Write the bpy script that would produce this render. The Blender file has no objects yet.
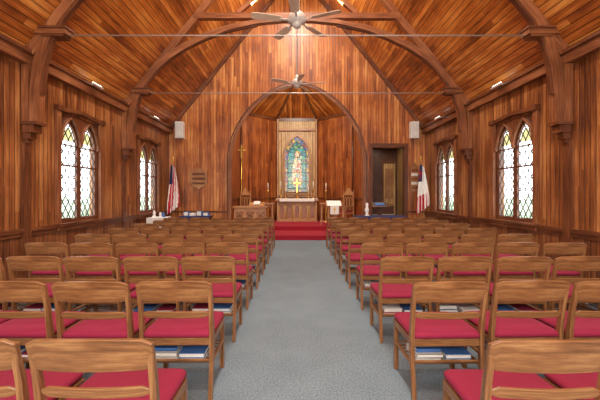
import bpy, bmesh, math, random
from mathutils import Matrix, Vector, Euler
random.seed(4)
S=bpy.context.scene
COL=S.collection
def srgb(r,g,b):
    def f(c):
        c/=255.0
        return c/12.92 if c<=0.04045 else ((c+0.055)/1.055)**2.4
    return (f(r),f(g),f(b),1)
# ---------------------------------------------------------------- materials
def newmat(name):
    m=bpy.data.materials.new(name); m.use_nodes=True
    nt=m.node_tree; b=nt.nodes['Principled BSDF']
    return m,nt,b
def N(nt,t,**k):
    n=nt.nodes.new(t)
    for a,v in k.items(): setattr(n,a,v)
    return n
def math_(nt,op,a,b=None,c=None):
    n=N(nt,'ShaderNodeMath',operation=op)
    for i,x in enumerate((a,b,c)):
        if x is None: continue
        if isinstance(x,(int,float)): n.inputs[i].default_value=x
        else: nt.links.new(x,n.inputs[i])
    return n.outputs[0]
def ramp(nt,fac,stops):
    r=N(nt,'ShaderNodeValToRGB')
    e=r.color_ramp.elements
    while len(e)<len(stops): e.new(0.5)
    for i,(p,c) in enumerate(stops):
        e[i].position=p; e[i].color=c
    nt.links.new(fac,r.inputs[0])
    return r.outputs[0]
def mat_simple(name,col,rough=0.6,metal=0.0,noise=0.0,scale=40,bump=0.0):
    m,nt,b=newmat(name)
    b.inputs['Base Color'].default_value=col
    b.inputs['Roughness'].default_value=rough
    b.inputs['Metallic'].default_value=metal
    tc=N(nt,'ShaderNodeTexCoord'); nz=N(nt,'ShaderNodeTexNoise')
    nz.inputs['Scale'].default_value=scale; nz.inputs['Detail'].default_value=4
    nt.links.new(tc.outputs['Object'],nz.inputs['Vector'])
    k=noise
    lo=tuple(max(0,c*(1-k)) for c in col[:3])+(1,)
    hi=tuple(min(1,c*(1+k)) for c in col[:3])+(1,)
    nt.links.new(ramp(nt,nz.outputs[0],[(0.3,lo),(0.7,hi)]),b.inputs['Base Color'])
    if bump>0:
        bp=N(nt,'ShaderNodeBump'); bp.inputs['Strength'].default_value=bump; bp.inputs['Distance'].default_value=0.005
        nt.links.new(nz.outputs[0],bp.inputs['Height']); nt.links.new(bp.outputs[0],b.inputs['Normal'])
    return m
def mat_wood(name,dark,mid,light,rough=0.4,board=None,var=0.5,joint=3.2,groove=0.25,su=22,sv=1.3,big_=0.6):
    m,nt,b=newmat(name)
    uv=N(nt,'ShaderNodeUVMap'); uv.uv_map='UVMap'
    sp=N(nt,'ShaderNodeSeparateXYZ'); nt.links.new(uv.outputs[0],sp.inputs[0])
    u,v=sp.outputs[0],sp.outputs[1]
    if board:
        ub=math_(nt,'DIVIDE',u,board); fl=math_(nt,'FLOOR',ub)
        wn=N(nt,'ShaderNodeTexWhiteNoise',noise_dimensions='1D'); nt.links.new(fl,wn.inputs['W'])
        vj=math_(nt,'FLOOR',math_(nt,'DIVIDE',math_(nt,'ADD',v,math_(nt,'MULTIPLY',wn.outputs['Value'],7.0)),joint))
        cb=N(nt,'ShaderNodeCombineXYZ'); nt.links.new(fl,cb.inputs[0]); nt.links.new(vj,cb.inputs[1])
        w2=N(nt,'ShaderNodeTexWhiteNoise',noise_dimensions='3D'); nt.links.new(cb.outputs[0],w2.inputs['Vector'])
        R=w2.outputs['Value']
        fr=math_(nt,'FRACT',ub)
        ed=math_(nt,'MINIMUM',fr,math_(nt,'SUBTRACT',1.0,fr))
        gr=math_(nt,'MINIMUM',math_(nt,'DIVIDE',ed,0.10),1.0)
    cv=N(nt,'ShaderNodeCombineXYZ')
    nt.links.new(math_(nt,'MULTIPLY',u,su),cv.inputs[0]); nt.links.new(math_(nt,'MULTIPLY',v,sv),cv.inputs[1])
    if board: nt.links.new(math_(nt,'MULTIPLY',R,30.0),cv.inputs[2])
    nz=N(nt,'ShaderNodeTexNoise'); nz.inputs['Scale'].default_value=1; nz.inputs['Detail'].default_value=6; nz.inputs['Roughness'].default_value=0.65
    nt.links.new(cv.outputs[0],nz.inputs['Vector'])
    big=N(nt,'ShaderNodeTexNoise'); big.inputs['Scale'].default_value=1.1; big.inputs['Detail'].default_value=3
    nt.links.new(uv.outputs[0],big.inputs['Vector'])
    f=math_(nt,'ADD',nz.outputs[0],math_(nt,'MULTIPLY',math_(nt,'SUBTRACT',big.outputs[0],0.5),big_))
    if board: f=math_(nt,'ADD',f,math_(nt,'MULTIPLY',math_(nt,'SUBTRACT',R,0.5),var))
    col=ramp(nt,f,[(0.22,dark),(0.5,mid),(0.8,light)])
    if board:
        mx=N(nt,'ShaderNodeMix',data_type='RGBA',blend_type='MULTIPLY'); mx.inputs[0].default_value=1
        g2=math_(nt,'ADD',math_(nt,'MULTIPLY',gr,1-groove),groove)
        nt.links.new(col,mx.inputs[6]); nt.links.new(g2,mx.inputs[7]); col=mx.outputs[2]
        bp=N(nt,'ShaderNodeBump'); bp.inputs['Strength'].default_value=0.5; bp.inputs['Distance'].default_value=0.006
        nt.links.new(gr,bp.inputs['Height']); nt.links.new(bp.outputs[0],b.inputs['Normal'])
    nt.links.new(col,b.inputs['Base Color'])
    b.inputs['Roughness'].default_value=rough
    return m
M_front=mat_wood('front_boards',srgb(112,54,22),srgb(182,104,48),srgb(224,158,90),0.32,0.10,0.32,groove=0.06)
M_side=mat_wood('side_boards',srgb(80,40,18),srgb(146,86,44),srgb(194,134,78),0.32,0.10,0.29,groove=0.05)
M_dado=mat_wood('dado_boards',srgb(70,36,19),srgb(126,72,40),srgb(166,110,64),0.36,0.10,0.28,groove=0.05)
M_ceil=mat_wood('ceiling_boards',srgb(104,48,14),srgb(184,102,36),srgb(232,160,78),0.29,0.12,0.36,joint=3.0,groove=0.03)
M_chan=mat_wood('chancel_boards',srgb(88,40,17),srgb(156,82,38),srgb(198,122,62),0.36,0.095,0.30,groove=0.08)
M_pale=mat_wood('pale_boards',srgb(156,112,60),srgb(198,154,94),srgb(228,192,132),0.45,0.10,0.22)
M_beam=mat_wood('beam_wood',srgb(78,42,23),srgb(132,78,46),srgb(176,118,76),0.34,None,0.3,su=30,sv=2)
M_trim=mat_wood('trim_wood',srgb(56,29,16),srgb(102,56,31),srgb(146,90,52),0.34,None,0.3,su=30,sv=2)
M_oak=mat_wood('chair_oak',srgb(74,46,25),srgb(134,88,51),srgb(186,138,88),0.34,None,0.3,su=60,sv=4,big_=0.3)
M_altw=mat_wood('altar_oak',srgb(115,70,40),srgb(174,120,76),srgb(212,166,114),0.45,None,0.3,su=40,sv=4)
M_door=mat_wood('door_wood',srgb(110,68,38),srgb(158,108,66),srgb(196,148,98),0.45,None,0.3,su=40,sv=4)
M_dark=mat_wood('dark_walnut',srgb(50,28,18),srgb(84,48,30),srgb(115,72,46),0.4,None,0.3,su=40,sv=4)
M_cush=mat_simple('crimson_fabric',srgb(142,22,58),0.85,0,0.15,300,0.2)
M_red=mat_simple('red_carpet',srgb(154,20,40),0.95,0,0.2,60,0.3)
M_white=mat_simple('white_cloth',srgb(232,228,220),0.8,0,0.04,20)
M_spk=mat_simple('speaker_shell',srgb(222,218,210),0.5,0,0.03,20)
M_grille=mat_simple('speaker_grille',srgb(212,208,200),0.7,0,0.2,200)
M_blue=mat_simple('blue_cover',srgb(62,104,160),0.6,0,0.15,12)
M_navy=mat_simple('navy_cloth',srgb(36,46,92),0.8,0,0.1,20)
M_flagred=mat_simple('flag_red',srgb(178,28,44),0.7,0,0.08,20)
M_page=mat_simple('book_pages',srgb(226,222,212),0.8,0,0.06,150)
M_brass=mat_simple('brass',srgb(224,178,88),0.28,1,0.06,20)
M_steel=mat_simple('steel_rod',srgb(200,190,180),0.35,0.5,0.05,20)
M_silver=mat_simple('fan_metal',srgb(214,206,194),0.4,0.2,0.05,20)
M_blade=mat_wood('fan_blade',srgb(200,170,138),srgb(228,202,172),srgb(240,220,194),0.45,None,0.3,su=30,sv=3)
M_lead=mat_simple('lead_came',srgb(64,64,62),0.6,0.2,0.1,20)
M_candle=mat_simple('candle_wax',srgb(240,232,210),0.5,0,0.03,20)
M_ground=mat_simple('pale_ground',srgb(204,208,196),0.95,0,0.1,3)  # ground paled so windows wash out white and light bounces to the ceiling
M_leaf=mat_simple('foliage',srgb(160,172,152),0.95,0,0.35,4)
M_screen=mat_simple('screen_black',srgb(25,26,30),0.3,0,0.05,20)
def carpet():
    m,nt,b=newmat('grey_carpet')
    tc=N(nt,'ShaderNodeTexCoord')
    a=N(nt,'ShaderNodeTexNoise'); a.inputs['Scale'].default_value=70; a.inputs['Detail'].default_value=5; a.inputs['Roughness'].default_value=0.75
    c=N(nt,'ShaderNodeTexNoise'); c.inputs['Scale'].default_value=3; c.inputs['Detail'].default_value=4
    for n in (a,c): nt.links.new(tc.outputs['Object'],n.inputs['Vector'])
    f=math_(nt,'ADD',math_(nt,'MULTIPLY',a.outputs[0],0.88),math_(nt,'MULTIPLY',c.outputs[0],0.12))
    nt.links.new(ramp(nt,f,[(0.32,srgb(80,96,104)),(0.5,srgb(114,130,139)),(0.68,srgb(150,164,172))]),b.inputs['Base Color'])
    bp=N(nt,'ShaderNodeBump'); bp.inputs['Strength'].default_value=0.4; bp.inputs['Distance'].default_value=0.006
    nt.links.new(a.outputs[0],bp.inputs['Height']); nt.links.new(bp.outputs[0],b.inputs['Normal'])
    b.inputs['Roughness'].default_value=0.97
    return m
M_carpet=carpet()
def glassmat(name,c):
    m,nt,b=newmat(name)
    nt.nodes.remove(b)
    out=[n for n in nt.nodes if n.type=='OUTPUT_MATERIAL'][0]
    t=N(nt,'ShaderNodeBsdfTransparent'); t.inputs[0].default_value=c
    g=N(nt,'ShaderNodeBsdfGlossy'); g.inputs['Roughness'].default_value=0.05
    nz=N(nt,'ShaderNodeTexNoise'); nz.inputs['Scale'].default_value=6
    bp=N(nt,'ShaderNodeBump'); bp.inputs['Strength'].default_value=0.1
    nt.links.new(nz.outputs[0],bp.inputs['Height']); nt.links.new(bp.outputs[0],g.inputs['Normal'])
    x=N(nt,'ShaderNodeMixShader'); x.inputs[0].default_value=0.05
    nt.links.new(t.outputs[0],x.inputs[1]); nt.links.new(g.outputs[0],x.inputs[2]); nt.links.new(x.outputs[0],out.inputs[0])
    return m
M_glass=glassmat('window_glass',(0.95,0.97,0.97,1))
M_amber=glassmat('amber_glass',(0.24,0.205,0.09,1))
def stained(name,stops,scale):
    m,nt,b=newmat(name)
    tc=N(nt,'ShaderNodeTexCoord')
    v=N(nt,'ShaderNodeTexVoronoi'); v.inputs['Scale'].default_value=scale
    nt.links.new(tc.outputs['Object'],v.inputs['Vector'])
    sp=N(nt,'ShaderNodeSeparateColor'); nt.links.new(v.outputs['Color'],sp.inputs[0])
    col=ramp(nt,sp.outputs[0],stops)
    e=N(nt,'ShaderNodeTexVoronoi',feature='DISTANCE_TO_EDGE'); e.inputs['Scale'].default_value=scale
    nt.links.new(tc.outputs['Object'],e.inputs['Vector'])
    k=math_(nt,'GREATER_THAN',e.outputs['Distance'],0.04)
    mx=N(nt,'ShaderNodeMix',data_type='RGBA',blend_type='MULTIPLY'); mx.inputs[0].default_value=1
    nt.links.new(col,mx.inputs[6]); nt.links.new(k,mx.inputs[7])
    nt.links.new(mx.outputs[2],b.inputs['Base Color']); nt.links.new(mx.outputs[2],b.inputs['Emission Color'])
    b.inputs['Emission Strength'].default_value=0.45; b.inputs['Roughness'].default_value=0.2  # glow stands in for daylight coming through the glass
    return m
M_sgA=stained('stained_teal',[(0.0,srgb(20,90,110)),(0.35,srgb(70,160,160)),(0.6,srgb(30,100,70)),(0.8,srgb(160,190,130)),(1.0,srgb(20,60,120))],8)
M_sgB=stained('stained_border',[(0.0,srgb(30,70,150)),(0.4,srgb(200,160,50)),(0.7,srgb(30,120,100)),(1.0,srgb(170,40,40))],11)
M_sgC=stained('stained_robe',[(0.0,srgb(170,70,60)),(0.5,srgb(220,190,120)),(0.8,srgb(230,225,200)),(1.0,srgb(90,150,150))],9)
M_sgD=stained('stained_skin',[(0.0,srgb(235,200,160)),(1.0,srgb(225,185,140))],4)
def emis(name,col,st):
    m,nt,b=newmat(name); b.inputs['Base Color'].default_value=col
    b.inputs['Emission Color'].default_value=col; b.inputs['Emission Strength'].default_value=st
    return m
M_lamp=emis('lamp_tube',(1,0.93,0.8,1),3)
# ---------------------------------------------------------------- mesh builder
class MB:
    def __init__(s): s.v=[];s.f=[];s.m=[];s.uv=[];s.sm=[];s.mats=[]
    def mi(s,m):
        if m not in s.mats: s.mats.append(m)
        return s.mats.index(m)
    def face(s,pts,mat,uvs=None,smooth=False):
        i=len(s.v); s.v+= [tuple(p) for p in pts]; s.f.append(list(range(i,i+len(pts))))
        s.m.append(s.mi(mat)); s.sm.append(smooth)
        s.uv.append(uvs or [(p[0]+p[1],p[2]) for p in pts])
    def box(s,c,d,mat,R=None):
        c=Vector(c); h=[x/2 for x in d]
        R=R or Matrix.Identity(3)
        L=max(range(3),key=lambda i:d[i]); o=random.random()*9
        for ax in range(3):
            a,b=[i for i in range(3) if i!=ax]
            va,ua=(a,b) if (a==L) else (b,a)
            for sg in (-1,1):
                q=[]
                for (p,r) in ((-1,-1),(1,-1),(1,1),(-1,1)):
                    w=[0,0,0]; w[ax]=sg*h[ax]; w[a]=p*h[a]; w[b]=r*h[b]; q.append(w)
                if (sg==1)!=(ax!=1): q.reverse()
                s.face([c+R@Vector(w) for w in q],mat,[(w[ua]+o+(0.3*ax),w[va]+o) for w in q])
    def bx(s,x0,x1,y0,y1,z0,z1,mat): s.box(((x0+x1)/2,(y0+y1)/2,(z0+z1)/2),(abs(x1-x0),abs(y1-y0),abs(z1-z0)),mat)
    def loft(s,rings,mat,cap=True,smooth=True):
        n=len(rings[0])
        for k in range(len(rings)-1):
            A,B=rings[k],rings[k+1]
            for i in range(n):
                j=(i+1)%n
                s.face([A[i],A[j],B[j],B[i]],mat,[(i*.05,k*.1),((i+1)*.05,k*.1),((i+1)*.05,k*.1+.1),(i*.05,k*.1+.1)],smooth)
        if cap:
            s.face(list(reversed(rings[0])),mat); s.face(rings[-1],mat)
    def cyl(s,p0,p1,r0,r1=None,mat=None,n=12):
        p0=Vector(p0);p1=Vector(p1); r1=r0 if r1 is None else r1
        d=(p1-p0).normalized(); a=d.orthogonal().normalized(); b=d.cross(a)
        R=[[p+ (a*math.cos(t)+b*math.sin(t))*r for t in [2*math.pi*i/n for i in range(n)]] for p,r in ((p0,r0),(p1,r1))]
        s.loft(R,mat)
    def lathe(s,prof,c,mat,n=20):
        c=Vector(c)
        s.loft([[c+Vector((r*math.cos(2*math.pi*i/n),r*math.sin(2*math.pi*i/n),z)) for i in range(n)] for r,z in prof],mat)
    def sweep(s,path,side,w,t,mat):
        P=[Vector(p) for p in path]; side=Vector(side).normalized(); rings=[];L=[0]
        ws=w if isinstance(w,(list,tuple)) else [w]*len(P)
        for i,p in enumerate(P):
            tg=(P[min(i+1,len(P)-1)]-P[max(i-1,0)]).normalized()
            nn=side.cross(tg).normalized()
            rings.append([p+side*a*t/2+nn*b*ws[i]/2 for a,b in ((-1,-1),(1,-1),(1,1),(-1,1))])
            if i: L.append(L[-1]+(p-P[i-1]).length)
        o=random.random()*7
        for k in range(len(P)-1):
            for i in range(4):
                j=(i+1)%4
                u0,u1=(0,t) if i%2==0 else (0,ws[k])
                s.face([rings[k][i],rings[k][j],rings[k+1][j],rings[k+1][i]],mat,[(u0+o+i,L[k]+o),(u1+o+i,L[k]+o),(u1+o+i,L[k+1]+o),(u0+o+i,L[k+1]+o)])
        s.face(list(reversed(rings[0])),mat); s.face(rings[-1],mat)
    def mesh(s,name):
        me=bpy.data.meshes.new(name); me.from_pydata(s.v,[],s.f)
        for m in s.mats: me.materials.append(m)
        ul=me.uv_layers.new(name='UVMap')
        for fi,p in enumerate(me.polygons):
            p.material_index=s.m[fi]; p.use_smooth=s.sm[fi]
            for k,l in enumerate(p.loop_indices): ul.data[l].uv=s.uv[fi][k]
        bm=bmesh.new(); bm.from_mesh(me); bmesh.ops.remove_doubles(bm,verts=bm.verts,dist=1e-5)
        bmesh.ops.recalc_face_normals(bm,faces=bm.faces); bm.to_mesh(me); bm.free()
        return me
    def obj(s,name,loc=(0,0,0),parent=None,rz=0,bevel=0):
        me=s.mesh(name); o=bpy.data.objects.new(name,me); COL.objects.link(o)
        if bevel: bevelmesh(o,bevel)
        o.location=loc; o.rotation_euler=(0,0,rz)
        if parent: o.parent=parent
        return o
def bevelmesh(o,w,seg=1):
    md=o.modifiers.new('b','BEVEL'); md.width=w; md.segments=seg; md.limit_method='ANGLE'; md.angle_limit=math.radians(50)
    dg=bpy.context.evaluated_depsgraph_get(); dg.update()
    me=bpy.data.meshes.new_from_object(o.evaluated_get(dg)); o.modifiers.clear(); o.data=me
def shape2d(name,outs,depth,mat,Mx,parent=None):
    cu=bpy.data.curves.new(name,'CURVE'); cu.dimensions='2D'; cu.fill_mode='BOTH'; cu.extrude=depth/2
    for pts in outs:
        sp=cu.splines.new('POLY'); sp.points.add(len(pts)-1); sp.use_cyclic_u=True
        for p,q in zip(sp.points,pts): p.co=(q[0],q[1],0,1)
    o=bpy.data.objects.new(name+'_c',cu); COL.objects.link(o)
    dg=bpy.context.evaluated_depsgraph_get(); dg.update()
    me=bpy.data.meshes.new_from_object(o.evaluated_get(dg)); bpy.data.objects.remove(o)
    me.name=name
    while me.uv_layers: me.uv_layers.remove(me.uv_layers[0])
    ul=me.uv_layers.new(name='UVMap')
    for l in me.loops:
        c=me.vertices[l.vertex_index].co; ul.data[l.index].uv=(c.x+c.z,c.y)
    me.materials.clear(); me.materials.append(mat)
    for p in me.polygons: p.material_index=0; p.use_smooth=False
    me.transform(Mx)
    ob=bpy.data.objects.new(name,me); COL.objects.link(ob)
    if parent: ob.parent=parent
    return ob
def MXZ(y,x=0):
    return Matrix(((1,0,0,x),(0,0,-1,y),(0,1,0,0),(0,0,0,1)))
def MYZ(x,y=0):
    return Matrix(((0,0,1,x),(1,0,0,y),(0,1,0,0),(0,0,0,1)))
def arc_pts(cx,hw,zs,za,n=14):
    h=za-zs; R=(h*h+hw*hw)/(2*hw)
    L=[]
    a1=math.atan2(h,R-hw)
    for i in range(n+1):
        a=a1*i/n
        L.append((cx+hw-R+R*math.cos(a), zs+R*math.sin(a)))
    return L+[(2*cx-x,z) for x,z in reversed(L[:-1])]
def lancet(cx,hw,z0,zs,za,n=10):
    return [(cx-hw,z0),(cx+hw,z0)]+arc_pts(cx,hw,zs,za,n)
def empty(name,loc=(0,0,0)):
    e=bpy.data.objects.new(name,None); COL.objects.link(e); e.location=loc; e.empty_display_size=0.2
    return e
# ---------------------------------------------------------------- dimensions
W=4.4; EAVE=3.75; PITCH=1.26; RIDGE=EAVE+PITCH*W; YF=11.7; YB=-3.2
def roof(x): return EAVE+PITCH*(W-abs(x))
b=MB(); b.bx(-4.7,4.7,YB-0.2,16.3,-0.2,0,M_carpet); b.obj('floor')
b=MB(); b.bx(-60,-4.7,-30,60,-0.75,-0.6,M_ground); b.bx(4.7,60,-30,60,-0.75,-0.6,M_ground); b.obj('ground_outside')
WC=[0.7,3.8,6.9,10.05]  # the two nearest bays are out of view, added to let in daylight
for nm,sx in (('left',-1),('right',1)):
    outer=[(YB,0.88),(YF+0.15,0.88),(YF+0.15,EAVE+0.02),(YB,EAVE+0.02)]
    holes=[[(c-0.64,0.93),(c+0.64,0.93),(c+0.64,3.0),(c-0.64,3.0)] for c in WC]
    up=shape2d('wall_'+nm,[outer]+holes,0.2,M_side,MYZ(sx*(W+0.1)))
    b=MB()
    y0,y1=YB,YF+0.15; xi=sx*W
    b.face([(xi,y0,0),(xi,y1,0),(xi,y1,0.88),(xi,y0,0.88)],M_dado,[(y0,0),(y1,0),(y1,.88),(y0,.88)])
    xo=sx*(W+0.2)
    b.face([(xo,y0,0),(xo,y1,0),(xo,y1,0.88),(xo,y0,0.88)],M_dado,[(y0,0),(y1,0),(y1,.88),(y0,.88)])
    b.obj('wall_dado',parent=up)
    b=MB(); b.bx(sx*(W-0.045),sx*(W+0.0),YB,YF,0.85,0.91,M_trim); b.bx(sx*(W-0.025),sx*W,YB,YF,0.78,0.85,M_trim); b.obj('trim_1' if sx<0 else 'trim_2')
    b=MB(); b.bx(sx*(W-0.025),sx*W,YB,YF,0,0.16,M_trim); b.obj('baseboard_'+nm)
    b=MB(); b.bx(sx*(W-0.12),sx*W,YB,YF,EAVE-0.2,EAVE-0.02,M_beam); b.bx(sx*(W-0.16),sx*(W-0.0),YB,YF,EAVE-0.04,EAVE+0.02,M_trim); b.obj('trim_3' if sx<0 else 'trim_4')
# front wall
AW=2.3; ZS=2.48; ZA=5.33; DX0,DX1,DZ=2.55,3.72,3.1
arch=arc_pts(0,AW,ZS,ZA,20)
out=[(-W-0.1,0),(-AW,0)]+[(x,z) for x,z in reversed(arch)]+[(AW,0),(DX0,0),(DX0,DZ),(DX1,DZ),(DX1,0),(W+0.1,0),(W+0.1,EAVE-0.12),(0,RIDGE+0.05),(-W-0.1,EAVE-0.12)]
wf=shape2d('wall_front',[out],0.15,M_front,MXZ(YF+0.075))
b=MB()
path=[(-AW+0.0,YF-0.01,0)]+[(x,YF-0.01,z) for x,z in reversed(arch)]+[(AW,YF-0.01,0)]
b.sweep(path,(0,1,0),0.10,0.06,M_beam)
path2=[(x*1.04,YF-0.015,z*1.0+(0.05 if z>ZS else 0)) for x,_,z in path]
b.sweep(path2,(0,1,0),0.035,0.07,M_trim)
b.obj('trim_arch')
b=MB()
b.bx(DX0-0.05,DX0+0.04,YF-0.05,YF+0.16,0,DZ+0.04,M_trim); b.bx(DX1-0.04,DX1+0.08,YF-0.05,YF+0.16,0,DZ+0.04,M_trim); b.bx(DX0-0.06,DX1+0.09,YF-0.055,YF+0.165,DZ-0.02,DZ+0.12,M_trim)
b.obj('trim_doorway')
b=MB()
for sx in (-1,1):
    b.sweep([(sx*(W-0.05),YF-0.04,EAVE+0.0),(0,YF-0.04,roof(0)-0.08)],(0,1,0),0.14,0.10,M_trim)
b.bx(-W,-AW-0.1,YF-0.04,YF,0.85,0.91,M_trim); b.bx(DX1+0.08,W,YF-0.04,YF,0.85,0.91,M_trim)
b.obj('trim_gable')
o2=[(-W-0.1,0),(W+0.1,0),(W+0.1,EAVE-0.12),(0,RIDGE+0.05),(-W-0.1,EAVE-0.12)]
shape2d('wall_back',[o2],0.15,M_front,MXZ(YB-0.075))
# ceiling
b=MB()
SL=math.hypot(W,PITCH*W)
for sx in (-1,1):
    e=(sx*(W+0.15),EAVE-0.15*PITCH); r=(0,RIDGE)
    y0,y1=YB-0.15,YF+0.15
    b.face([(e[0],y0,e[1]),(e[0],y1,e[1]),(r[0],y1,r[1]),(r[0],y0,r[1])],M_ceil,[(0,y0),(0,y1),(SL,y1),(SL,y0)])
    b.face([(e[0],y0,e[1]+.2),(e[0],y1,e[1]+.2),(r[0],y1,r[1]+.2),(r[0],y0,r[1]+.2)],M_ceil,[(0,y0),(0,y1),(SL,y1),(SL,y0)])
    b.face([(e[0],y0,e[1]),(e[0],y1,e[1]),(e[0],y1,e[1]+.2),(e[0],y0,e[1]+.2)],M_ceil)
b.obj('ceiling')
# ---------------------------------------------------------------- trusses
TR=[5.5,8.6]
def truss(y,name):
    b=MB()
    ctrl=[(4.22,2.62),(4.2,3.1),(4.15,3.55),(4.04,3.95),(3.87,4.28),(3.6,4.62),(3.25,4.93),(2.83,5.20),(2.3,5.46),(1.7,5.67),(1.0,5.81),(0.4,5.86),(0,5.86)]
    for sx in (-1,1):
        P=[(sx*x,y,z) for x,z in ctrl]
        b.sweep(P,(0,1,0),[0.15]*9+[0.13,0.10,0.08,0.07],0.15,M_beam)
        b.sweep([(sx*(x-0.09 if z<5.3 else x),y,z-(0.02 if z<5.3 else 0.08)) for x,z in ctrl[1:-2]],(0,1,0),0.03,0.08,M_trim)
        b.sweep([(sx*4.3,y,roof(4.3)-0.12),(0,y,roof(0)-0.12)],(0,1,0),0.18,0.125,M_beam)
        b.box((sx*4.34,y,3.25),(0.11,0.17,1.3),M_beam)
        b.box((sx*4.25,y,2.60),(0.24,0.22,0.05),M_trim)
        b.box((sx*4.28,y,2.51),(0.18,0.19,0.12),M_trim)
        b.box((sx*4.32,y,2.40),(0.12,0.13,0.10),M_trim)
        b.box((sx*4.355,y,2.32),(0.07,0.09,0.07),M_trim)
        b.box((sx*3.98,y,4.06),(0.60,0.20,0.08),M_beam); b.box((sx*3.98,y,4.12),(0.64,0.24,0.035),M_trim)
        b.box((sx*3.90,y,4.00),(0.36,0.18,0.04),M_trim)
        b.sweep([(sx*1.5,y,6.04),(sx*0.1,y,7.3)],(0,1,0),0.11,0.095,M_beam)
    b.box((0,y,5.96),(2*(W-(5.96-EAVE)/PITCH)-0.1,0.14,0.14),M_beam)
    b.box((0,y,7.5),(0.13,0.11,3.0),M_beam)
    b.cyl((-3.7,y,4.03),(3.7,y,4.03),0.012,None,M_steel,8)
    o=b.obj(name)
    return o
for y in TR: truss(y,'roof_truss')
truss(2.4,'roof_truss')
k=5
for y in TR+[2.4]:
    for sx in (-1,1):
        b=MB(); b.box((sx*4.375,y,1.15),(0.05,0.14,2.28),M_trim); b.obj('trim_%d'%k); k+=1
# ---------------------------------------------------------------- windows
def window(i,sx,yc):
    e=empty('window_%d'%i)
    x=sx*(W+0.05)
    rect=[(-0.64,0.93),(0.64,0.93),(0.64,3.0),(-0.64,3.0)]
    CX,HW,ZS_,ZA_=0.30,0.262,2.40,2.88
    LS=[lancet(s*CX,HW,0.99,ZS_,ZA_) for s in (-1,1)]
    shape2d('sash_plate',[rect]+LS,0.08,M_trim,MYZ(x,yc),e)
    b=MB()
    for s in (-1,1):
        cx=s*CX
        b.face([(x,yc+cx-HW,0.99),(x,yc+cx+HW,0.99),(x,yc+cx+HW,ZS_),(x,yc+cx-HW,ZS_)],M_glass)
        A=arc_pts(cx,HW,ZS_,ZA_,8)
        inn=arc_pts(cx,HW*0.62,ZS_+0.10,ZA_-0.11,8)
        b.face([(x,yc+p,q) for p,q in A],M_glass)
        b.face([(x-sx*0.006,yc+p,q) for p,q in inn],M_amber)
    b.obj('glass',parent=e)
    b=MB()
    xi=sx*(W-0.03)
    for s in (-1,1):
        b.box((xi,yc+s*0.68,1.96),(0.06,0.11,2.2),M_beam)
        b.box((sx*(W-0.05),yc+s*0.68,3.05),(0.10,0.14,0.10),M_trim)
    b.box((sx*(W-0.05),yc,0.90),(0.12,1.5,0.05),M_trim)
    b.box((xi,yc,0.83),(0.06,1.4,0.08),M_beam)
    for s in (-1,1):
        A=arc_pts(s*CX,0.29,2.40,2.94,8)
        b.sweep([(sx*(W-0.01),yc+p,q) for p,q in A],(1,0,0),0.04,0.06,M_beam)
    b.sweep([(xi,yc-0.70,3.03),(xi,yc,3.10),(xi,yc+0.70,3.03)],(1,0,0),0.08,0.09,M_trim)
    b.obj('casing',parent=e,bevel=0.005)
    b=MB()
    xl=x-sx*0.01
    for s in (-1,1):
        cx=s*CX; hw=HW; zs,za=ZS_,ZA_; h=za-zs; R=(h*h+hw*hw)/(2*hw)
        def inside(p,q):
            if q<1.0 or q>za or abs(p-cx)>hw: return False
            if q<=zs: return True
            d=abs(p-cx)+R-hw
            return d*d+(q-zs)**2<=R*R
        for slope in (1.5,-1.5):
            c=-3.0
            while c<5:
                pts=[]
                for t in range(81):
                    p=cx-hw+2*hw*t/80; q=c+slope*(p-cx)+0.0
                    if inside(p,q): pts.append((p,q))
                if len(pts)>2:
                    b.sweep([(xl,yc+pts[0][0],pts[0][1]),(xl,yc+pts[-1][0],pts[-1][1])],(1,0,0),0.014,0.012,M_lead)
                c+=0.24
        b.box((xl,yc+cx,2.02),(0.03,2*hw,0.035),M_trim)
        b.box((xl,yc+cx,2.41),(0.03,2*hw,0.025),M_trim)
        A=lancet(cx,hw-0.012,1.0,zs,za-0.02); A=A+[A[0]]
        b.sweep([(xl,yc+p,q) for p,q in A],(1,0,0),0.024,0.03,M_trim)
    b.obj('lattice',parent=e)
i=1
for yc in WC:
    for sx in (-1,1):
        window(i,sx,yc); i+=1
for sx in (-1,1):
    b=MB()
    for k in range(34):
        y=-6+k*1.5; r=1.0+random.random()*0.6; xx=sx*(16+random.random()*2)
        prof=[(0.05,-0.6),(r*0.9,-0.2),(r,r*0.2),(r*0.75,r*0.6),(r*0.3,r*0.9),(0.02,r*1.0)]
        b.lathe([(a*(0.85+0.3*random.random()),z) for a,z in prof],(xx,y,0),M_leaf,9)
    b.obj('hedge')
# ---------------------------------------------------------------- chancel
CW=2.4; CH=5.05
pts=[(-CW,YF+0.15),(-CW,14.5),(-0.95,16.0),(0.95,16.0),(CW,14.5),(CW,YF+0.15)]
names=['wall_chancel_left','wall_chancel_north','wall_chancel_back','wall_chancel_south','wall_chancel_right']
for q in range(5):
    p0,p1=Vector(pts[q]),Vector(pts[q+1]); L=(p1-p0).length
    d=(p1-p0).normalized(); nrm=Vector((-d.y,d.x))
    b=MB(); mat=M_pale if q==2 else M_chan
    A=[(p0.x,p0.y),(p1.x,p1.y),(p1.x+nrm.x*0.08,p1.y+nrm.y*0.08),(p0.x+nrm.x*0.08,p0.y+nrm.y*0.08)]
    b.face([(A[0][0],A[0][1],0),(A[1][0],A[1][1],0),(A[1][0],A[1][1],CH),(A[0][0],A[0][1],CH)],mat,[(0,0),(L,0),(L,CH),(0,CH)])
    b.face([(A[3][0],A[3][1],0),(A[2][0],A[2][1],0),(A[2][0],A[2][1],CH),(A[3][0],A[3][1],CH)],mat,[(0,0),(L,0),(L,CH),(0,CH)])
    b.face([(a[0],a[1],CH) for a in A],mat)
    b.obj(names[q])
b=MB()
ap0=(0,YF+0.15,6.3); ap=(0,13.9,6.3)
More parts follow.
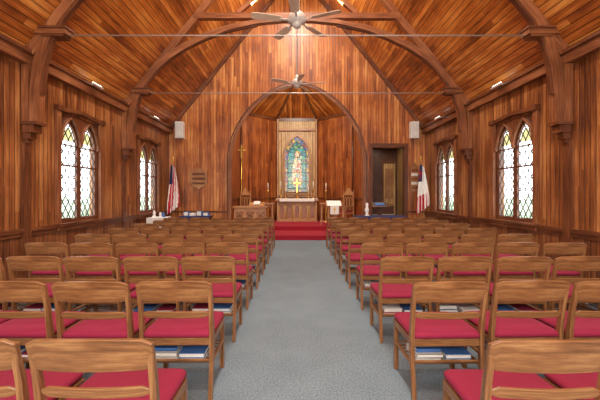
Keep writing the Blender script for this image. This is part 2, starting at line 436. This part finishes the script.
def tri(ps):
    a,c=Vector(ps[0]),Vector(ps[1]); d=(c-a).normalized()
    uvs=[((Vector(p)-a).dot(d),((Vector(p)-a)-d*(Vector(p)-a).dot(d)).length) for p in ps]
    b.face(ps,M_ceil,uvs)
P3=[(p[0],p[1],CH) for p in pts]
tri([P3[0],P3[1],ap,ap0]); tri([P3[1],P3[2],ap]); tri([P3[2],P3[3],ap]); tri([P3[3],P3[4],ap]); tri([P3[4],P3[5],ap0,ap])
b.obj('ceiling_chancel')
b=MB()
for q in range(1,5):
    p=P3[q]; v=(Vector(ap)-Vector(p)); side=v.cross(Vector((0,0,1)))
    b.sweep([Vector(p)+Vector((0,0,-0.05)),Vector(ap)+Vector((0,0,-0.05))],side,0.09,0.08,M_trim)
    b.cyl((p[0]*0.985,p[1]-0.03,0.3),(p[0]*0.985,p[1]-0.03,CH),0.045,None,M_trim,8)
for q in range(5):
    a,c=Vector(P3[q]),Vector(P3[q+1])
    b.sweep([a+Vector((0,0,-.06)),c+Vector((0,0,-.06))],(0,0,1),0.10,0.14,M_trim)
    if q!=2: b.sweep([Vector((a.x,a.y,1.3)),Vector((c.x,c.y,1.3))],(0,0,1),0.06,0.08,M_trim)
b.obj('trim_chancel')
b=MB()
b.bx(-AW+0.08,AW-0.08,10.9,YF-0.0,0.0,0.15,M_red)
b.bx(-AW+0.08,AW-0.08,YF,12.5,0.0,0.15,M_red)
b.obj('chancel_step')
b=MB()
for z0,z1,yy in ((0.0,0.3,12.5),):
    o=[(-CW+.03,yy),(CW-.03,yy),(CW-.03,14.47),(0.95,15.95),(-0.95,15.95),(-CW+.03,14.47)]
    b.face([(x,y,z1) for x,y in o],M_red); b.face([(x,y,z0) for x,y in o],M_red)
    for k in range(6):
        p,q=o[k],o[(k+1)%6]; b.face([(p[0],p[1],z0),(q[0],q[1],z0),(q[0],q[1],z1),(p[0],p[1],z1)],M_red)
b.obj('chancel_platform')
# side room
b=MB(); b.bx(4.0,4.06,YF+0.16,13.6,0,3.4,M_pale); b.obj('wall_room_right')
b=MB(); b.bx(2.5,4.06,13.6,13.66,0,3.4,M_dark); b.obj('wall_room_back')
b=MB(); b.bx(2.5,4.06,YF+0.16,13.6,3.4,3.46,M_ceil); b.obj('ceiling_room')
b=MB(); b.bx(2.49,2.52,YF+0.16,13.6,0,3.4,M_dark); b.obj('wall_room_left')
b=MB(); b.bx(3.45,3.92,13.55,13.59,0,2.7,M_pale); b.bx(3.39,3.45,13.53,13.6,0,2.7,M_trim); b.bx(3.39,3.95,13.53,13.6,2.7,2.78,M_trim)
b.bx(3.52,3.85,13.535,13.55,0.2,1.1,M_door); b.bx(3.52,3.85,13.535,13.55,1.3,2.5,M_door); b.obj('door_1')
# stained glass window
sg=empty('window_stained_glass')
ys=15.93
def sgshape(name,pts,mat,y): return shape2d(name,[pts],0.02,mat,MXZ(y),sg)
sgshape('border',lancet(0,0.55,1.6,3.3,4.15,14),M_sgB,ys-0.01)
sgshape('field',lancet(0,0.42,1.75,3.25,3.93,14),M_sgA,ys-0.03)
robe=[(-0.2,1.85),(0.2,1.85),(0.24,2.3),(0.2,2.8),(0.17,3.1),(0.06,3.2),(-0.06,3.2),(-0.17,3.1),(-0.2,2.8),(-0.24,2.3)]
sgshape('robed_figure',robe,M_sgC,ys-0.045)
sgshape('halo',[(0.17*math.cos(t*.3),3.34+0.17*math.sin(t*.3)) for t in range(21)],M_sgB,ys-0.045)
sgshape('face',[(0.085*math.cos(t*.3),3.33+0.11*math.sin(t*.3)) for t in range(21)],M_sgD,ys-0.058)
b=MB()
A=lancet(0,0.60,1.5,3.3,4.24,14); A=A+[A[0]]
b.sweep([(p,ys-0.05,q) for p,q in A],(0,1,0),0.10,0.10,M_altw)
A=lancet(0,0.42,1.75,3.25,3.93,14); A=A+[A[0]]
b.sweep([(p,ys-0.05,q) for p,q in A],(0,1,0),0.03,0.03,M_lead)
for z in (2.1,2.5,2.9): b.box((0,ys-0.055,z),(1.1,0.015,0.015),M_lead)
b.obj('frame',parent=sg)
b=MB()
for sx in (-1,1):
    b.bx(sx*0.86,sx*0.94,15.85,15.96,0.3,5.0,M_altw)
    b.bx(sx*0.70,sx*0.74,15.9,15.97,1.2,4.6,M_altw)
b.bx(-0.86,0.86,15.87,15.98,4.45,4.55,M_altw); b.bx(-0.86,0.86,15.87,15.98,1.35,1.45,M_altw)
b.obj('reredos_frame',bevel=0.01)
# ---------------------------------------------------------------- altar
al=MB()
z0=0.3
al.box((0,0,z0+0.05),(1.75,0.7,0.10),M_altw)
al.box((0,0.03,z0+0.48),(1.55,0.52,0.80),M_altw)
al.box((0,0,z0+0.94),(1.85,0.76,0.09),M_altw)
al.box((0,0,z0+0.99),(1.80,0.72,0.012),M_white)
al.box((0,-0.385,z0+0.93),(1.5,0.012,0.12),M_white)
for k in range(5):
    x=-0.66+k*0.33
    al.cyl((x-0.165,-0.27,z0+0.1),(x-0.165,-0.27,z0+0.88),0.034,None,M_pale,10)
    A=arc_pts(x,0.13,z0+0.5,z0+0.74,8)
    al.sweep([(p,-0.25,q) for p,q in [(x+0.13,z0+0.12)]+A+[(x-0.13,z0+0.12)]],(0,1,0),0.04,0.05,M_pale)
    al.box((x,-0.235,z0+0.42),(0.2,0.01,0.5),M_beam)
al.cyl((0.825,-0.27,z0+0.1),(0.825,-0.27,z0+0.88),0.034,None,M_pale,10)
for sx in (-1,1): al.box((sx*0.83,0,z0+0.5),(0.08,0.6,0.8),M_altw)
al.obj('altar',(0,15.0,0),bevel=0.004)
def candlestick(name,loc,h,ch=0.35):
    c=MB()
    c.lathe([(0.01,0),(0.085,0.0),(0.08,0.02),(0.03,0.05),(0.015,0.09),(0.028,h*0.4),(0.014,h*0.5),(0.014,h*0.85),(0.045,h*0.95),(0.045,h),(0.01,h)],(0,0,0),M_brass,14)
    c.lathe([(0.005,h),(0.02,h),(0.018,h+ch),(0.004,h+ch+0.01)],(0,0,0),M_candle,10)
    return c.obj(name,loc)
for sx in (-1,1):
    candlestick('altar_candlestick',(sx*0.72,15.05,1.297),0.4)
    candlestick('altar_candlestick',(sx*0.50,15.12,1.297),0.25,0.25)
c=MB()
c.lathe([(0.01,0),(0.13,0),(0.12,0.03),(0.05,0.07),(0.02,0.12),(0.04,0.18),(0.015,0.24),(0.012,0.3)],(0,0,0),M_brass,16)
c.box((0,0,0.58),(0.055,0.03,0.62),M_brass); c.box((0,0,0.68),(0.36,0.03,0.055),M_brass)
for x,z in ((-0.19,0.68),(0.19,0.68),(0,0.91)): c.lathe([(0.005,-0.03),(0.035,0),(0.005,0.03)],(x,0,z),M_brass,10)
c.obj('altar_cross',(0,15.1,1.297))
for sx in (-1,1):
    candlestick('floor_candlestick',(sx*1.22,14.3,0.3),1.35,0.3)
# ---------------------------------------------------------------- chairs
def chair_mesh():
    b=MB(); w=0.265
    for sx in (-1,1):
        b.sweep([(sx*(w-0.016),-0.245,0),(sx*(w-0.016),-0.20,0.25),(sx*(w-0.016),-0.195,0.46),(sx*(w-0.016),-0.225,0.66),(sx*(w-0.016),-0.262,0.825)],(1,0,0),[0.032,0.042,0.046,0.036,0.026],0.03,M_oak)
        b.box((sx*(w-0.03),0.215,0.205),(0.034,0.036,0.41),M_oak)
        b.box((sx*(w-0.022),0.01,0.395),(0.024,0.42,0.055),M_oak)
        b.box((sx*(w-0.024),0.01,0.235),(0.02,0.42,0.026),M_oak)
    b.box((0,0.222,0.395),(0.46,0.022,0.055),M_oak)
    b.box((0,-0.19,0.395),(0.48,0.022,0.055),M_oak)
    for k in range(7): b.box((0,-0.16+k*0.06,0.232),(0.47,0.014,0.012),M_oak)
    b.box((0,-0.185,0.255),(0.48,0.012,0.02),M_oak)
    def rail(zb,zt,yb,yt,crown,dip,bow,th,hw):
        n=12; rings=[]
        for i in range(n+1):
            s=-1+2*i/n; x=s*hw; bw=-bow*(1-s*s)
            zt2=zt+crown*(1-s*s)-(0.018 if abs(s)>0.99 else 0); zb2=zb+dip*(1-s*s)+(0.012 if abs(s)>0.99 else 0)
            rings.append([(x,yb+bw-th/2,zb2),(x,yb+bw+th/2,zb2),(x,yt+bw+th/2,zt2),(x,yt+bw-th/2,zt2)])
        o=random.random()*5
        for k in range(n):
            for i in range(4):
                j=(i+1)%4; x0=rings[k][0][0]; x1=rings[k+1][0][0]
                u=[0,0.02,0.15,0.17,0.3]
                b.face([rings[k][i],rings[k][j],rings[k+1][j],rings[k+1][i]],M_oak,[(u[i]+o,x0),(u[i+1]+o,x0),(u[i+1]+o,x1),(u[i]+o,x1)],False)
        b.face(list(reversed(rings[0])),M_oak); b.face(rings[-1],M_oak)
    rail(0.705,0.845,-0.235,-0.27,0.012,0.0,0.028,0.022,w)
    rail(0.575,0.625,-0.212,-0.22,0.0,0.0,0.022,0.016,w-0.025)
    def rr(hx,hy,r,z,cy=0.015):
        out=[]
        for q,(ax,ay) in enumerate(((1,1),(-1,1),(-1,-1),(1,-1))):
            for t in range(5):
                a=math.pi/2*(q+t/4)
                out.append((ax*(hx-r)+r*math.cos(a),cy+ay*(hy-r)+r*math.sin(a),z))
        return out
    b.loft([rr(0.225,0.20,0.03,0.42),rr(0.25,0.225,0.04,0.428),rr(0.256,0.232,0.045,0.445),rr(0.25,0.226,0.045,0.462),rr(0.225,0.20,0.05,0.474),rr(0.15,0.13,0.05,0.481),rr(0.05,0.05,0.03,0.483)],M_cush)
    o=b.obj('tmp'); bevelmesh(o,0.004); me=o.data; bpy.data.objects.remove(o); me.name='church_chair'
    return me
CM=chair_mesh()
def books(seed):
    rnd=random.Random(seed); b=MB()
    for st in range(2):
        z=0.24; cx=-0.11+st*0.215+rnd.uniform(-.01,.01)
        for k in range(rnd.choice((2,2,3))):
            h=rnd.choice((0.028,0.034,0.03)); c=rnd.choice((M_blue,M_blue,M_cush,M_page,M_blue,M_white))
            L=rnd.uniform(0.17,0.19); yy=-0.05+rnd.uniform(-.02,.02)
            b.box((cx,yy,z+h/2),(L-0.008,0.22,h-0.008),M_page)
            b.box((cx,yy,z+0.002),(L,0.23,0.004),c); b.box((cx,yy,z+h-0.002),(L,0.23,0.004),c)
            if rnd.random()<0.4: b.box((cx,yy-0.113,z+h/2),(L,0.004,h),c)
            z+=h+0.001
    return b.mesh('hymnals')
BM=[books(s) for s in range(6)]
for r in range(9):
    for sx in (-1,1):
        for k in range(5):
            inner=0.60 if sx<0 else 0.80
            x=sx*(inner+0.27+0.572*k); y=1.41+0.95*r+0.28
            o=bpy.data.objects.new('church_chair',CM); COL.objects.link(o)
            o.location=(x+random.uniform(-.008,.008),y+random.uniform(-.015,.015),0)
            o.rotation_euler=(0,0,math.radians(random.uniform(-1.2,1.2)))
            if (r*7+k*3+(sx>0)*2)%5!=0:
                h=bpy.data.objects.new('hymnals',random.choice(BM)); COL.objects.link(h); h.parent=o
# ---------------------------------------------------------------- fans
def fan(y,z,rot,top):
    b=MB()
    b.cyl((0,0,0.12),(0,0,top-z),0.014,None,M_silver,10)
    b.lathe([(0.02,0.10),(0.05,0.12),(0.045,0.2),(0.02,0.22)],(0,0,0),M_silver,16)
    b.lathe([(0.02,-0.11),(0.055,-0.10),(0.075,-0.06),(0.08,-0.04),(0.135,-0.02),(0.14,0.05),(0.10,0.10),(0.03,0.12)],(0,0,0),M_silver,24)
    for k in range(5):
        a=rot+2*math.pi*k/5
        R=Matrix.Rotation(a,3,'Z')@Matrix.Rotation(math.radians(11),3,'X')
        b.box(R@Vector((0.19,0,-0.005)),(0.16,0.035,0.01),M_silver,R)
        rows=[]
        for r,hw in ((0.24,0.05),(0.30,0.062),(0.45,0.068),(0.60,0.072),(0.66,0.066),(0.69,0.04)):
            rows.append([R@Vector((r,-hw,-0.004)),R@Vector((r,hw,-0.004)),R@Vector((r,hw,0.004)),R@Vector((r,-hw,0.004))])
        b.loft(rows,M_blade,True,False)
    b.obj('ceiling_fan',(0,y,z))
fan(5.15,4.09,math.radians(-95),9.25)
fan(8.35,4.18,math.radians(-80),9.25)
# speakers
for sx in (-1,1):
    b=MB(); x=sx*3.98
    b.box((x,YF-0.15,3.65),(0.27,0.2,0.56),M_spk); b.box((x,YF-0.255,3.65),(0.23,0.012,0.50),M_grille)
    b.cyl((x,YF-0.262,3.53),(x,YF-0.258,3.53),0.085,None,M_spk,20); b.cyl((x,YF-0.264,3.8),(x,YF-0.258,3.8),0.035,None,M_spk,16)
    b.box((x,YF-0.025,3.65),(0.1,0.05,0.2),M_steel)
    b.obj('wall_speaker',bevel=0.01)
# flags
def flag(loc,kind,sx):
    b=MB()
    b.lathe([(0.02,0),(0.15,0),(0.15,0.02),(0.06,0.06),(0.025,0.12)],(0,0,0),M_brass,18)
    b.cyl((0,0,0.1),(0,0,2.5),0.014,None,M_altw,10)
    b.lathe([(0.005,2.5),(0.03,2.53),(0.012,2.57),(0.035,2.6),(0.003,2.7)],(0,0,0),M_brass,10)
    n=32; rows=20
    def P(i,j):
        s=i/n; t=j/rows
        wdt=0.14+0.26*min(1,t*1.3); a=s*6*math.pi
        x=-wdt*0.42+wdt*s+0.01*math.sin(a+t*3)
        y=-0.03-(0.03+0.02*t)*math.sin(a+t*0.8)
        z=2.42-(1.6-0.3*s)*t-0.10*s*(1-t)
        return (x,y-0.02,z)
    for i in range(n):
        for j in range(rows):
            if kind=='us':
                m=M_navy if (i<14 and j<8) else (M_flagred if (int(i+j*0.35)//4)%2==0 else M_white)
            else:
                m=M_white
                if i<16 and j<7: m=M_navy
                if (6<=i<=9 and 1<=j<=5) or (i<15 and j==3): m=M_flagred
                if (j>12 and (i//4)%2==0): m=M_flagred
            b.face([P(i,j),P(i+1,j),P(i+1,j+1),P(i,j+1)],m,None,True)
    o=b.obj('american_flag' if kind=='us' else 'church_flag',loc)
flag((-3.95,10.85,0),'us',-1)
flag((3.92,10.75,0),'ch',1)
# ---------------------------------------------------------------- furniture up front
def panelbox(b,cx,cy,z0,w,d,h,mat,n=3):
    b.box((cx,cy,z0+h/2),(w,d,h),mat)
    for k in range(n):
        x=cx-w/2+w*(k+0.5)/n; pw=w/n-0.10
        yf=cy-d/2-0.006
        b.box((x,yf,z0+h*0.5),(pw,0.008,h*0.68),M_beam)
        A=arc_pts(x,pw/2-0.01,z0+h*0.6,z0+h*0.8,6)
        b.sweep([(p,yf-0.012,q) for p,q in [(x+pw/2-0.01,z0+h*0.18)]+A+[(x-pw/2+0.01,z0+h*0.18)]],(0,1,0),0.025,0.02,mat)
b=MB(); panelbox(b,0,0,0.15,1.1,0.55,0.86,M_altw,3)
b.box((0,0,1.03),(1.2,0.64,0.05),M_altw); b.box((0,0,0.19),(1.18,0.62,0.08),M_altw)
b.box((0.2,0.05,1.12),(0.55,0.4,0.03),M_altw,Matrix.Rotation(math.radians(18),3,'X')); b.box((0.2,0.08,1.07),(0.3,0.2,0.08),M_altw)
b.obj('pulpit',(-1.62,12.0,0),bevel=0.005)
b=MB(); b.box((0,0,0.02),(0.22,0.3,0.03),M_page,Matrix.Rotation(math.radians(18),3,'X')); b.obj('open_bible',(-1.42,12.05,1.15))
b=MB(); b.lathe([(0.01,0),(0.16,0),(0.15,0.03),(0.04,0.08),(0.02,0.15)],(0,0,0),M_brass,16)
b.cyl((0,0,0.1),(0,0,2.55),0.016,None,M_brass,10); b.box((0,0,2.78),(0.05,0.03,0.5),M_brass); b.box((0,0,2.84),(0.32,0.03,0.05),M_brass)
b.obj('processional_cross',(-2.08,12.75,0.3))
b=MB()
b.box((0,0,0.19),(0.5,0.5,0.08),M_altw); b.cyl((0,0,0.2),(0,0,1.05),0.055,0.05,M_altw,14)
b.lathe([(0.05,0.85),(0.11,0.92),(0.16,1.0),(0.16,1.04)],(0,0,0),M_altw,16)
Rt=Matrix.Rotation(math.radians(25),3,'X')
b.box((0,0,1.13),(0.54,0.42,0.035),M_altw,Rt); b.box((0,-0.02,1.16),(0.5,0.40,0.01),M_white,Rt)
b.box((0,-0.23,0.93),(0.30,0.012,0.30),M_white)
b.box((0,-0.238,0.93),(0.03,0.004,0.2),M_brass); b.box((0,-0.238,0.96),(0.12,0.004,0.03),M_brass)
b.obj('lectern',(1.3,12.0,0),bevel=0.004)
def bishop(loc,rz):
    b=MB()
    for sx in (-1,1):
        b.box((sx*0.27,0.25,0.6),(0.05,0.05,1.2),M_altw); b.lathe([(0.005,1.2),(0.035,1.23),(0.015,1.28),(0.003,1.35)],(sx*0.27,0.25,0),M_altw,8)
        b.box((sx*0.27,-0.22,0.34),(0.05,0.05,0.68),M_altw); b.box((sx*0.27,0.0,0.69),(0.06,0.55,0.04),M_altw)
        b.box((sx*0.27,0,0.18),(0.04,0.45,0.04),M_altw)
    b.box((0,0,0.42),(0.54,0.5,0.06),M_altw); b.box((0,-0.01,0.47),(0.48,0.44,0.06),M_cush)
    b.box((0,0.255,0.8),(0.5,0.025,0.75),M_trim)
    for k in range(3): b.sweep([(p,0.235,q) for p,q in [(-0.15+k*0.15+0.06,0.55)]+arc_pts(-0.15+k*0.15,0.06,0.95,1.06,5)+[(-0.15+k*0.15-0.06,0.55)]],(0,1,0),0.02,0.02,M_altw)
    b.face([(-0.27,0.24,1.15),(0.27,0.24,1.15),(0,0.24,1.42)],M_altw); b.face([(-0.27,0.27,1.15),(0.27,0.27,1.15),(0,0.27,1.42)],M_altw)
    b.sweep([(-0.27,0.255,1.15),(0,0.255,1.42),(0.27,0.255,1.15)],(0,1,0),0.05,0.05,M_altw)
    b.obj('bishop_chair',loc,rz=rz,bevel=0.004)
bishop((1.9,13.7,0.3),-0.9); bishop((-1.9,13.7,0.3),0.9)
for sx in (-1,1):
    b=MB()
    b.box((0,0,0.82),(0.95,0.12,0.06),M_altw); b.box((0,0,0.15),(0.95,0.06,0.05),M_altw)
    for k in range(4):
        x=-0.42+k*0.28; b.box((x,0,0.41),(0.05,0.05,0.82),M_altw)
        if k<3:
            A=arc_pts(x+0.14,0.11,0.5,0.76,6); b.sweep([(p,0,q) for p,q in [(x+0.25,0.16)]+A+[(x+0.03,0.16)]],(0,1,0),0.025,0.03,M_altw)
    b.obj('communion_rail',(sx*1.35,13.0,0.3),bevel=0.003)
def table(name,loc,w,d,h,top,cloth=None):
    b=MB()
    b.box((0,0,h-0.02),(w,d,0.04),top)
    for sx in (-1,1):
        for sy in (-1,1): b.box((sx*(w/2-0.05),sy*(d/2-0.05),(h-0.04)/2),(0.05,0.05,h-0.04),top)
    b.box((0,0,h-0.08),(w-0.08,d-0.08,0.08),top)
    if cloth:
        b.box((0,0,h+0.006),(w+0.02,d+0.02,0.012),cloth)
        n=24
        for i in range(n):
            x0=-w/2-0.01+(w+0.02)*i/n; x1=-w/2-0.01+(w+0.02)*(i+1)/n
            f=lambda x:-d/2-0.012-0.012*abs(math.sin(x*22))
            b.face([(x0,-d/2-0.01,h+0.01),(x1,-d/2-0.01,h+0.01),(x1,f(x1),h-0.4),(x0,f(x0),h-0.4)],cloth,None,True)
    return b.obj(name,loc)
table('side_table',(-3.1,10.5,0),0.9,0.45,0.80,M_dark,M_navy)
b=MB()
for x,c,h in ((-0.3,M_blue,0.12),(-0.12,M_white,0.08),(0.1,M_blue,0.14),(0.3,M_blue,0.1)):
    b.box((x,0,h/2),(0.14,0.2,h),c); b.box((x,0,h/2),(0.13,0.205,h-0.02),M_page)
b.obj('stacked_books',(-3.1,10.5,0.813))
table('credence_table',(-3.95,9.75,0),0.45,0.6,0.80,M_altw,M_white)
b=MB()
for x,y,h in ((-0.1,-0.1,0.2),(0.08,0.1,0.14),(0.1,-0.18,0.16)):
    b.lathe([(0.01,0),(0.06,0),(0.05,0.03),(0.025,h*0.4),(0.045,h*0.65),(0.02,h*0.8),(0.03,h*0.9),(0.004,h)],(x,y,0),M_blue if y>0 else M_white,12)
b.obj('white_vases',(-3.95,9.75,0.813))
table('choir_table',(2.5,10.35,0),1.5,0.55,0.80,M_dark,M_navy)
b=MB()
b.box((0,0.2,0.5),(1.0,0.35,1.0),M_dark); b.box((0,-0.05,0.68),(1.0,0.4,0.10),M_dark)
b.box((0,-0.08,0.735),(0.9,0.18,0.015),M_page)
for k in range(20):
    if k%7 not in (2,6): b.box((-0.43+k*0.045,-0.05,0.75),(0.02,0.1,0.014),M_screen)
for sx in (-1,1): b.box((sx*0.47,-0.18,0.33),(0.06,0.06,0.66),M_dark)
b.box((0,0.2,1.02),(1.04,0.4,0.04),M_dark)
b.obj('upright_piano',(3.1,12.6,0),bevel=0.006)
b=MB()
b.box((0,0,0.02),(0.4,0.35,0.04),M_dark); b.box((0,0.05,0.55),(0.12,0.1,1.05),M_dark)
b.box((0,0,1.12),(0.55,0.42,0.04),M_dark,Matrix.Rotation(math.radians(20),3,'X'))
b.box((-0.02,-0.02,1.15),(0.3,0.22,0.02),M_blue,Matrix.Rotation(math.radians(20),3,'X')); 
b.obj('reading_podium',(2.72,11.15,0),bevel=0.004)
b=MB(); b.lathe([(0.01,0),(0.07,0),(0.06,0.02),(0.03,0.06),(0.06,0.14),(0.07,0.2),(0.03,0.26),(0.045,0.32),(0.04,0.37),(0.004,0.4)],(0,0,0),M_white,14); b.obj('white_statuette',(2.15,10.45,0.815))
# plaques
sh=[(-0.3,0),(-0.3,0.35),(0,0.42),(0.3,0.35),(0.3,0),(0.22,-0.18),(0,-0.3),(-0.22,-0.18)]
s1=shape2d('wooden_shield_plaque',[sh],0.05,M_altw,Matrix.Translation((-3.37,0,1.95))@MXZ(YF-0.035))
b=MB()
for q in range(3): b.box((-3.37,YF-0.066,1.85+q*0.16),(0.42,0.012,0.07),M_trim)
b.obj('lettering_panels',parent=s1)
b=MB()
b.box((4.02,YF-0.045,2.0),(0.26,0.05,0.85),M_altw)
for q in range(5): b.box((4.02,YF-0.075,1.70+q*0.15),(0.22,0.015,0.09),M_white if q%2 else M_beam)
b.sweep([(3.89,YF-0.045,2.42),(4.02,YF-0.045,2.55),(4.15,YF-0.045,2.42)],(0,1,0),0.04,0.06,M_altw)
b.obj('hymn_board')
# lights
def alight(name,loc,rot,size,energy,col,sy=None):
    l=bpy.data.lights.new(name,'AREA'); l.energy=energy; l.color=col; l.size=size
    if sy: l.shape='RECTANGLE'; l.size_y=sy
    o=bpy.data.objects.new(name,l); COL.objects.link(o); o.location=loc; o.rotation_euler=rot
    return o
for y in (1.0,4.0,7.1,10.1):
    for sx in (-1,1):
        b=MB()
        b.box((sx*4.17,y,3.72),(0.06,0.34,0.04),M_steel); b.cyl((sx*4.17,y-0.15,3.755),(sx*4.17,y+0.15,3.755),0.012,None,M_lamp,8)
        b.box((sx*4.22,y,3.74),(0.05,0.1,0.03),M_steel)
        o=b.obj('eave_light_fixture')
warm=(1,0.93,0.83)
for y in (2.4,5.5,8.6):
    for sx in (-1,1):
        alight('collar_fill',(sx*0.9,y,6.12),(0,math.radians(180-sx*30),0),0.6,60,warm,0.12)  # added fill hidden on top of the collars, brightens the ceiling
for y,e in ((0.0,190),(3.6,215),(6.9,215),(9.4,150)):
    alight('ridge_fill',(0,y,8.2),(0,0,0),0.8,e,warm,1.2)  # invented fill lights above the view, brighten the nave
alight('rear_fill',(0,YB+0.15,3.2),(math.radians(92),0,0),4.0,600,(1,0.96,0.91),4.0)  # added fill behind the camera; the back wall has no window
alight('chancel_lamp',(0,12.15,5.35),(math.radians(38),0,0),0.9,165,(1,0.91,0.78),0.3)
alight('side_room_lamp',(3.2,12.6,3.3),(0,0,0),0.4,9,(1,0.85,0.65))
# world
w=bpy.data.worlds.new('sky'); S.world=w; w.use_nodes=True
nt=w.node_tree; bg=nt.nodes['Background']; bg.inputs[0].default_value=(0.96,0.98,1,1); bg.inputs[1].default_value=6.0
# camera
cam=bpy.data.cameras.new('camera'); co=bpy.data.objects.new('camera',cam); COL.objects.link(co)
cam.sensor_width=36; cam.lens=20.4; co.location=(0,0,1.45); co.rotation_euler=(math.radians(90),0,0)
cam.shift_x=3/600; cam.shift_y=-5/600; cam.clip_start=0.05
S.camera=co
S.view_settings.view_transform='Standard'
S.view_settings.look='None'
